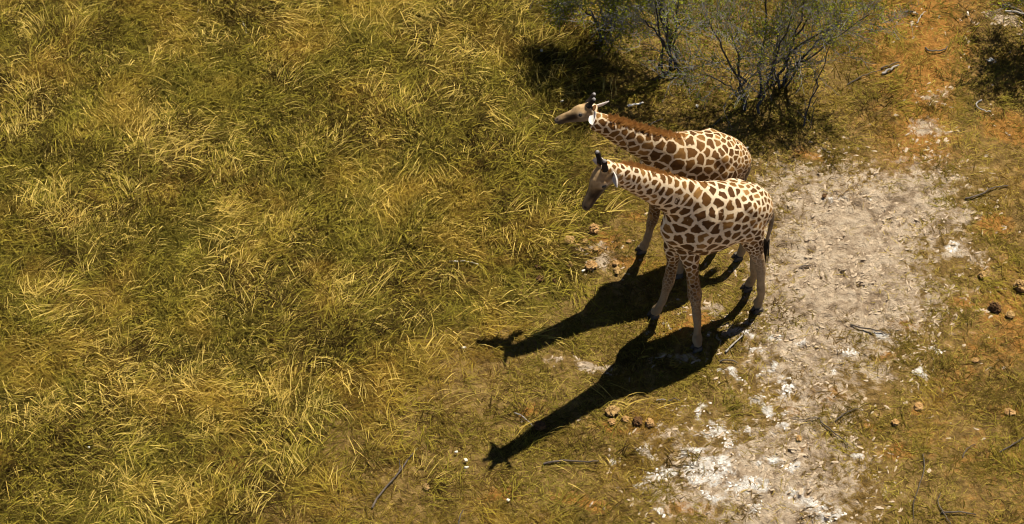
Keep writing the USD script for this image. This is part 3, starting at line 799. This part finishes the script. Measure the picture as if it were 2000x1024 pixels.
shrub(b5, stems_to(b5, [(1130, -20, 1.0, .03, .1), (1150, -90, 1.7, .03, .1), (1240, -110, 2.0, .03, .1), (1205, -30, 1.2, .03, .1), (1180, -70, 1.5, .035, .1), (1240, -60, 1.4, .03, .1), (1150, 10, .8, .025, .1), (1220, 0, .9, .025, .1), (1200, -130, 2.0, .03, .1)]),
      'low dense dark shrub at the left end of the thicket', 8, levels=3, leaf_n=1.7, leaf=.034)
b6 = ground_xy(2035, 60)
shrub(b6, stems_to(b6, [(2010, -20, .9, .03, .1), (2060, -40, 1.2, .03, .1), (2040, -80, 1.6, .03, .1), (2080, 20, .8, .03, .1)]),
      'shrub at the upper right edge shading the grass beside it', 12, levels=3, leaf_n=3, leaf=.034)


# ------------------------------------------------------------------ grass
def blade_mesh(rg, n, length, height, lean_spread, width, radius, bend=1.0, segs=4, upright=0.0, wig=0.10):
    parts = []
    for _ in range(n):
        L_ = rg.uniform(*length)
        az = rg.normal(0, lean_spread)
        d = np.array([math.cos(az), math.sin(az), 0])
        s0 = np.array([-d[1], d[0], 0])
        b = np.array([*(rg.normal(0, radius, 2)), -0.01])
        h = rg.uniform(*height)
        u = np.linspace(0, 1, segs + 1)
        # rises, arches over and lies down along d
        z = h * np.sin(np.pi * np.minimum(u * (0.55 + .4 * rg.random()), 1)) * (1 - .35 * u * bend) + .006
        z = z * (1 - upright) + upright * u * L_ * .8
        w = np.cumsum(np.r_[0, rg.normal(0, wig, segs)])
        P = b + d * (u * L_ * (1 - .6 * upright))[:, None] + s0 * (w * L_ * .35)[:, None] + np.array([0, 0, 1.0]) * z[:, None]
        tw = rg.uniform(-.9, .9)
        side = unit(s0 * math.cos(tw) + np.array([0, 0, 1.0]) * math.sin(tw))
        hw = rg.uniform(*width) * .5 * np.interp(u, [0, .35, 1], [.7, 1, .12])
        V = np.vstack([P - side * hw[:, None], P + side * hw[:, None]])
        m = segs + 1
        i = np.arange(segs)
        F = np.vstack([np.stack([i, i + 1, i + m + 1], 1), np.stack([i, i + m + 1, i + m], 1)])
        parts.append((V, F))
    return join(parts)


def instancer(name, protos, mat_, pos, proto_idx, yaw, scale, label, cat, proto_name, tilt=None):
    pi = UsdGeom.PointInstancer.Define(stage, path_for(name))
    base = str(pi.GetPath())
    rel = pi.CreatePrototypesRel()
    for m in protos:
        pm = obj(proto_name, m, mat_, base)
        rel.AddTarget(pm.GetPath())
    pi.CreateProtoIndicesAttr(Vt.IntArray.FromNumpy(proto_idx.astype(np.int32)))
    pi.CreatePositionsAttr(Vt.Vec3fArray.FromNumpy(pos.astype(np.float32)))
    half = yaw / 2
    pi.CreateOrientationsAttr(Vt.QuathArray([Gf.Quath(float(math.cos(a)), 0, 0, float(math.sin(a))) for a in half]))
    sc = np.asarray(scale, float)
    sc = np.stack([sc] * 3, 1) if sc.ndim == 1 else sc
    pi.CreateScalesAttr(Vt.Vec3fArray.FromNumpy(sc.astype(np.float32)))
    tag(pi, label, cat, kind='stuff')
    return pi


X0, X1, Y0, Y1 = -9.3, 9.6, -6.6, 8.0


def scatter(density, weight, seed):
    r = np.random.default_rng(seed)
    n = int(density * (X1 - X0) * (Y1 - Y0))
    x, y = r.uniform(X0, X1, n), r.uniform(Y0, Y1, n)
    keep = r.random(n) < weight(x, y)
    return x[keep], y[keep], r


hoofs = np.array([G(*p)[:2] for p in ((1364, 677), (1280, 612), (1483, 602), (1462, 560), (1327, 533), (1256, 486), (1444, 500), (1405, 466))])


def clear_of_hooves(x, y, rad=.08):
    d, _ = cKDTree(hoofs).query(np.stack([x, y], 1))
    return d > rad


def flow(x, y):
    n = vnoise(x, y, .45, 51, 2) - .5
    n2 = vnoise(x, y, 1.5, 55, 2) - .5
    return 0.75 + n * 6.0 + n2 * 4.0


rgp = np.random.default_rng(77)
tall_protos = [blade_mesh(rgp, 24, (.10, .38), (.02, .13), .75, (.007, .016), .11, segs=3, wig=.05) for _ in range(16)]
clump = lambda x, y: np.clip((vnoise(x, y, 1.6, 61, 3) - .28) * 2.6, .12, 1)
x, y, r = scatter(190, lambda x, y: field_at(3, x, y) * (.25 + .75 * clump(x, y)), 101)
instancer('tall_grass', tall_protos, M_TALL, np.stack([x, y, gz(x, y)], 1), r.integers(0, 16, len(x)), flow(x, y) + r.normal(0, .75, len(x)),
          np.stack([r.uniform(.6, 1.25, len(x)), r.uniform(.8, 1.2, len(x)), r.uniform(.4, 1.5, len(x)) * (.6 + clump(x, y) * .6)], 1), 'long matted yellow grass lying in swirls over the left half', 'grass', 'grass_tuft')

short_protos = [blade_mesh(rgp, 34, (.04, .16), (.008, .045), 1.6, (.005, .012), .11, segs=2) for _ in range(14)]


def short_w(x, y):
    s, o, w, tl = (field_at(k, x, y) for k in range(4))
    patch = vnoise(x, y, 2.2, 71, 4)
    fine = vnoise(x, y, 6.0, 75, 2)
    pt = np.clip((patch - .3) * 3, .12, 1) * np.clip((fine - .25) * 3, .1, 1)
    return (.62 + .38 * tl) * np.clip(1 - 1.25 * s, .02, 1) * np.clip(1 - .85 * o, 0, 1) * np.clip(1 - 1.3 * w, 0.05, 1) * pt * clear_of_hooves(x, y)


x, y, r = scatter(185, short_w, 103)
instancer('short_grass', short_protos, M_SHORT, np.stack([x, y, gz(x, y)], 1), r.integers(0, 14, len(x)), flow(x, y) + r.normal(0, .9, len(x)),
          r.uniform(.6, 1.35, len(x)), 'short cropped yellow green grass around the giraffes and on the right', 'grass', 'grass_tuft')

mid_protos = [blade_mesh(rgp, 14, (.12, .36), (.02, .10), .8, (.005, .012), .08, wig=.06) for _ in range(10)]
x, y, r = scatter(60, lambda x, y: np.clip(1 - 1.6 * field_at(0, x, y), 0, 1) * np.clip(1 - 1.8 * field_at(2, x, y), 0, 1) * (.14 + .86 * field_at(3, x, y)) * (vnoise(x, y, 1.5, 73, 2) > .42) * clear_of_hooves(x, y), 105)
instancer('lodged_grass', mid_protos, M_TALL, np.stack([x, y, gz(x, y)], 1), r.integers(0, 10, len(x)), flow(x, y) + r.normal(0, .9, len(x)),
          r.uniform(.6, 1.3, len(x)), 'loose half length grass bent over between the long and the cropped grass', 'grass', 'grass_tuft')

straw_protos = [blade_mesh(rgp, 7, (.14, .46), (.02, .12), .26, (.005, .012), .10, segs=3, wig=.03) for _ in range(10)]
x, y, r = scatter(75, lambda x, y: (.03 + .97 * field_at(3, x, y)) * np.clip(1 - 2 * field_at(0, x, y), 0, 1) * (x < 3.6) * np.clip((vnoise(x, y, 1.3, 95, 4) - .3) * 3.5, .1, 1), 107)
k = clear_of_hooves(x, y, .4)
x, y = x[k], y[k]
instancer('dry_straw', straw_protos, M_STRAW, np.stack([x, y, gz(x, y) + .03], 1), r.integers(0, 10, len(x)), flow(x, y) + r.normal(0, .8, len(x)),
          r.uniform(.5, 1.2, len(x)), 'pale dry straws strewn over the long grass', 'grass', 'straw')

litter_protos = [blade_mesh(rgp, 16, (.03, .16), (.004, .02), 3.0, (.005, .010), .14, segs=2, wig=.05) for _ in range(12)]
x, y, r = scatter(66, lambda x, y: (1 - .9 * field_at(3, x, y)) * np.clip(1 - 1.05 * field_at(0, x, y), .05, 1) * np.clip(1 - .6 * field_at(1, x, y), .2, 1) * np.clip(1 - 1.2 * field_at(2, x, y), .05, 1) * np.clip((vnoise(x, y, 3.0, 79, 3) - .25) * 3, .1, 1), 113)
instancer('straw_litter', litter_protos, M_LITTER, np.stack([x, y, gz(x, y) + .006], 1), r.integers(0, 12, len(x)), r.uniform(0, 6.28, len(x)),
          r.uniform(.5, 1.2, len(x)), 'short bits of dry straw lying on the cropped grass and bare earth', 'litter', 'straw')


# ------------------------------------------------------------------ lumps, crumbs
def lump(rg, r, squash=.7, rough=.35, sub=2):
    m = trimesh.creation.icosphere(sub, 1.0)
    v = np.array(m.vertices)
    n = meshkit.fbm(v * 1.6 + rg.uniform(0, 50, 3), 3, 3) - .5
    n2 = meshkit.fbm(v * 3.6 + rg.uniform(0, 50, 3), 3, 5) - .5
    v *= (1 + rough * 2 * n + rough * 1.5 * n2)[:, None]
    v *= np.array([1, rg.uniform(.7, 1.0), squash]) * r
    a = rg.uniform(0, 6.28)
    c, s = math.cos(a), math.sin(a)
    v[:, :2] = v[:, :2] @ np.array([[c, s], [-s, c]])
    return v, np.array(m.faces)


crumbs = [lump(rgp, .011, .6, .6, 1) for _ in range(8)]
x, y, r = scatter(900, lambda x, y: np.clip(field_at(2, x, y) - .34, 0, 1) * 1.8 * (vnoise(x, y, 7.0, 91, 2) > .45), 109)
instancer('white_crust', crumbs, M_FLAKE, np.stack([x, y, gz(x, y)], 1), r.integers(0, 8, len(x)), r.uniform(0, 6.28, len(x)), np.stack([r.uniform(.5, 2.2, len(x)), r.uniform(.5, 1.8, len(x)), r.uniform(.4, 1.2, len(x))], 1), 'white crumbling crust scattered along the sandy path', 'crust', 'crumb')
plates = []
for _ in range(10):
    v, f = lump(rgp, .03, .35, .6, 1)
    a_ = rgp.uniform(.1, .5)
    v = v @ np.array([[1, 0, 0], [0, math.cos(a_), -math.sin(a_)], [0, math.sin(a_), math.cos(a_)]])
    plates.append((v, f))
x, y, r = scatter(330, lambda x, y: np.clip(field_at(0, x, y) * .62 + field_at(1, x, y) * .04, 0, 1) * (vnoise(x, y, 3.0, 93, 3) > .42), 111)
instancer('soil_crumbs', plates, M_CRUMB, np.stack([x, y, gz(x, y) - .004], 1), r.integers(0, 10, len(x)), .72 + r.normal(0, .7, len(x)), np.stack([r.uniform(.5, 2.0, len(x)), r.uniform(.4, .9, len(x)), r.uniform(.3, 1.3, len(x))], 1), 'small brown clods and flakes of trampled sand on the bare patch', 'soil', 'crumb')

# (px, py, radius, material, squash, label)
CLODS = [
    (1195, 808, .095, M_CLODP, .7, 'largest pale orange clod beside the lower giraffe shadow'),
    (1195, 826, .05, M_CLOD, .5, 'flat orange clod just below the largest pale orange clod'),
    (1221, 822, .055, M_CLOD, .6, 'orange clod just right of the largest pale orange clod'),
    (1244, 827, .065, M_DUNG, .75, 'dark brown crumbly clod in the row beside the lower giraffe shadow'),
    (1268, 831, .065, M_CLOD, .8, 'rounded orange clod at the right end of the row below the shadow'),
    (1160, 451, .085, M_CLOD, .75, 'rounded reddish brown clod left of the giraffe forelegs, topmost of its cluster'),
    (1112, 475, .08, M_CLODP, .6, 'pale lumpy clod with jagged top left of the giraffe forelegs'),
    (1143, 475, .042, M_CLODP, .6, 'small pale clod between the lumpy pale clod and the reddish brown clod'),
    (1093, 484, .035, M_CLODP, .6, 'small tan clod on the left of the lumpy pale clod'),
    (1129, 485, .03, M_CLODP, .5, 'tiny tan clod just right of the lumpy pale clod'),
    (1145, 491, .03, M_CLODP, .5, 'tiny orange clod left of the small oval pale clod'),
    (1163, 491, .04, M_CLODP, .6, 'small oval pale clod below the reddish brown clod'),
    (1154, 526, .08, M_CLOD, .7, 'broken brown clod with pale crust on top, beside a white chip'),
    (1113, 520, .055, M_CLOD, .5, 'flat tan clod left of the broken brown clod'),
    (1205, 532, .06, M_CLODP, .5, 'flat tan clod by the shadow of the farther giraffe foreleg'),
    (1203, 518, .045, M_CLOD, .5, 'ragged orange clod above the flat tan clod near the foreleg shadow'),
    (1056, 548, .055, M_DUNG, .6, 'dark brown dung lump at the left end of the clods'),
    (1083, 551, .04, M_DUNG, .7, 'small near black dung lump on the right of the dark brown one'),
    (1050, 524, .045, M_DUNG, .6, 'brown dung lump above the two dark ones'),
    (1055, 837, .08, M_DUNG, .8, 'dark dung lump in the neck shadow of the nearer giraffe'),
    (1228, 474, .035, M_CLOD, .5, 'small orange clod left of the farther giraffe forehoof'),
    (1992, 563, .10, M_CLODP, .8, 'big pale orange clod at the right edge'),
    (1943, 605, .09, M_DUNG, .7, 'dark brown clod on orange earth near the right edge'),
    (1918, 541, .055, M_CLODP, .7, 'small pale clod left of the big one at the right edge'),
    (1972, 618, .06, M_CLODP, .5, 'flat pale orange clod near the right edge right of the dark brown clod'),
    (1748, 828, .05, M_CLOD, .6, 'orange clod at the end of a straw on the lower right grass'),
    (1794, 796, .06, M_CLOD, .4, 'flat orange clod on the right grass beyond the path'),
    (1972, 806, .07, M_CLOD, .4, 'flat orange clod low on the right edge'),
    (1560, 860, .05, M_CLOD, .4, 'flat orange clod on the sandy path near the bottom'),
    (1905, 706, .05, M_CLOD, .4, 'flat orange clod right of the white crust spots'),
    (833, 953, .05, M_CLODP, .5, 'tan clod in grass right of the forked twig'),
    (1609, 391, .035, M_DUNG, .7, 'small dark pellet on the pale sand'),
]
rc = np.random.default_rng(21)
for px, py, rad, m_, sq, lab in CLODS:
    c = G(px, py)
    v, f = lump(rc, rad * .88, sq, .55, 3)
    tag(obj('clod', (v, f), m_, loc=(c[0], c[1], float(gz(c[0], c[1])) + rad * sq * .6 + .015)), lab, 'clod')


def flat_chip(rg, a, b, th=.012):
    n = 7
    ang = np.sort(rg.uniform(0, 2 * np.pi, n) * .25 + np.arange(n) / n * 2 * np.pi)
    rr = rg.uniform(.75, 1.15, n)
    ring = np.stack([np.cos(ang) * a * rr, np.sin(ang) * b * rr, rg.normal(0, .15 * a, n)], 1)
    h = trimesh.convex.convex_hull(np.vstack([ring, ring * [.9, .9, 1] + [0, 0, th]]))
    return np.array(h.vertices), np.array(h.faces)


CHIPS = [
    (1098, 198, .035, .03, 'square white chip in front of the farther giraffe muzzle'),
    (1459, 291, .03, .02, 'cream chip behind the farther giraffe rump'),
    (993, 977, .032, .025, 'white chip on yellow grass below the nearer giraffe head shadow'),
    (910, 899, .03, .04, 'white curled leaf left of the nearer giraffe head shadow'),
    (911, 914, .04, .02, 'pale leaf just below the curled white one left of the head shadow'),
    (906, 679, .04, .02, 'white chip left of the farther giraffe muzzle shadow'),
    (891, 884, .035, .018, 'thin pale chip above and left of the curled white leaf'),
    (1139, 530, .04, .018, 'cream chip leaning on the broken brown clod'),
    (1935, 118, .07, .035, 'grey white bark flake near the upper right edge'),
    (1786, 26, .03, .018, 'pale chip lying on a dark stick at the top right'),
    (1890, 28, .018, .035, 'upright cream chip near the top right corner'),
    (174, 876, .022, .022, 'lone tiny white chip in the lower left grass'),
    (1058, 99, .03, .03, 'tan chip in the grass left of the thicket'),
    (1361, 207, .03, .03, 'pinkish tan chip in front of the middle shrub'),
    (1700, 392, .022, .02, 'tiny cream chip on the pale sand'),
    (1489, 505, .022, .022, 'small white chip at the nearer giraffe hind leg'),
]
CHIPS = CHIPS[:-1]
for px, py, a_, b_, lab in CHIPS:
    c = G(px, py, .05)
    tag(obj('chip', flat_chip(rc, a_ * .85, b_ * .85), M_CHIP, loc=(c[0], c[1], float(gz(c[0], c[1])) + .05), rz=rc.uniform(0, 50)), lab, 'chip')

# sticks: (material, radius, [paths], label)
STICKS = [
    (M_STICK, .014, [[(1061, 909), (1095, 905), (1130, 905), (1169, 904)]], 'straight dark stick on the yellow grass below the giraffe shadows'),
    (M_STICKG, .014, [[(1417, 691), (1436, 673), (1453, 656)]], 'straight pale grey stick by the nearer giraffe shadow'),
    (M_STICK, .014, [[(727, 994), (745, 965), (770, 938), (795, 905), (815, 878)], [(770, 938), (782, 915), (778, 900)]], 'long forked dark twig in the grass near the bottom middle'),
    (M_STICK, .013, [[(1884, 391), (1910, 386), (1925, 379), (1968, 366)]], 'crooked dark twig on the grass right of the sand'),
    (M_STICK, .010, [[(1600, 821), (1615, 840), (1635, 855), (1656, 880)], [(1600, 821), (1575, 823), (1545, 822)]], 'bent two armed twig on the lower sandy path'),
    (M_STICK, .009, [[(1632, 826), (1650, 812), (1675, 803)]], 'short curved twig right of the bent two armed twig'),
    (M_STICK, .007, [[(1802, 888), (1803, 925), (1790, 965), (1785, 1018)]], 'long thin wavy twig standing out on the lower right grass'),
    (M_STICK, .012, [[(1838, 1003), (1868, 1003), (1906, 1007)], [(1840, 1003), (1856, 1026)], [(1842, 1003), (1832, 985), (1836, 966)]], 'three armed dark twig at the bottom right'),
    (M_STICK, .010, [[(1952, 884), (1975, 872), (2003, 853)]], 'dark twig at the lower right edge'),
    (M_STICKG, .020, [[(1722, 147), (1738, 140), (1755, 131)]], 'thick short grey stick right of the thicket'),
    (M_STICK, .012, [[(1720, 137), (1740, 131), (1758, 125)]], 'thin dark stick lying just behind the thick short grey stick'),
    (M_STICK, .014, [[(1807, 97), (1812, 103), (1835, 104), (1850, 95)]], 'dark hooked twig on orange earth upper right'),
    (M_STICK, .016, [[(1766, 27), (1780, 28), (1793, 32)]], 'short thick dark stick at the top right'),
    (M_STICKG, .010, [[(1790, 48), (1797, 38), (1803, 28)]], 'short grey twig beside the thick dark stick at the top right'),
    (M_STICK, .022, [[(1957, 15), (1975, 20), (1990, 30), (2010, 40)]], 'dark fallen branch in the top right corner, upper of two'),
    (M_STICKG, .018, [[(1962, 28), (1980, 31), (2012, 38)]], 'grey fallen branch in the top right corner, lower of two'),
    (M_STICKG, .012, [[(1917, 198), (1908, 213), (1920, 219), (1935, 220)]], 'grey hooked twig on the right grass above the crooked twig'),
    (M_PALE, .012, [[(878, 515), (910, 515), (928, 518), (943, 527)]], 'pale bent stick on the middle of the long grass'),
    (M_PALE, .017, [[(474, 46), (478, 58), (481, 68)]], 'short white stick in the upper left grass'),
    (M_PALE, .010, [[(493, 82), (488, 92), (482, 104)]], 'thin white tipped stick just below the short white stick'),
    (M_STICKG, .007, [[(370, 48), (384, 28), (397, -4)]], 'thin pale twig at the top of the long grass'),
    (M_PALE, .018, [[(1226, 210), (1240, 208), (1256, 204)]], 'straight white stick behind the farther giraffe ears'),
    (M_STICKG, .008, [[(1004, 808), (1012, 811), (1030, 825), (1042, 835)]], 'thin grey twig touching the neck shadow of the nearer giraffe'),
    (M_STICKG, .009, [[(1282, 785), (1300, 784)]], 'shorter of two pale twigs under the nearer giraffe body shadow'),
    (M_STICK, .010, [[(1305, 787), (1318, 784), (1328, 786)]], 'brown twig right of the pale one under the body shadow'),
    (M_STICK, .010, [[(1560, 531), (1572, 526), (1585, 520)]], 'small dark twig on the pale sand'),
    (M_STICK, .012, [[(1660, 640), (1690, 650), (1740, 655)]], 'half buried dark stick at the lower end of the sand'),
    (M_STICK, .009, [[(1654, 168), (1690, 150), (1720, 140)]], 'thin dark twig left of the thick short grey stick'),
    (M_STICK, .012, [[(1405, 710), (1425, 709), (1440, 713)]], 'dark twig at the edge of the nearer giraffe rump shadow'),
    (M_STICK, .012, [[(1250, 258), (1275, 245), (1295, 235)]], 'fallen dark twig behind the farther giraffe neck'),
    (M_STICK, .008, [[(1880, 895), (1888, 880), (1905, 868)]], 'faint curved twig on the lower right grass'),
    (M_STICK, .009, [[(896, 1026), (900, 1010), (905, 998)]], 'twig tip at the bottom edge left of the middle'),
]
rs = np.random.default_rng(31)
for m_, rad, paths, lab in STICKS:
    c0 = G(*paths[0][0])
    ms = []
    for ip, pth in enumerate(paths):
        P = np.array([G(a_, b_) for a_, b_ in pth])
        S = spline(P, max(6, 3 * len(P)))
        S[:, 2] = gz(S[:, 0], S[:, 1]) + rad + .012 + .02 * np.abs(np.sin(np.linspace(0, 3, len(S)) + ip))
        S[1:-1] += rs.normal(0, rad * .35, (len(S) - 2, 3))
        ms.append(tube(S - [c0[0], c0[1], 0], np.linspace(rad, rad * .55, len(S)) * (1 if ip == 0 else .7), 7))
    tag(obj('stick', join(ms), m_, loc=(c0[0], c0[1], 0), smooth=60), lab, 'stick')
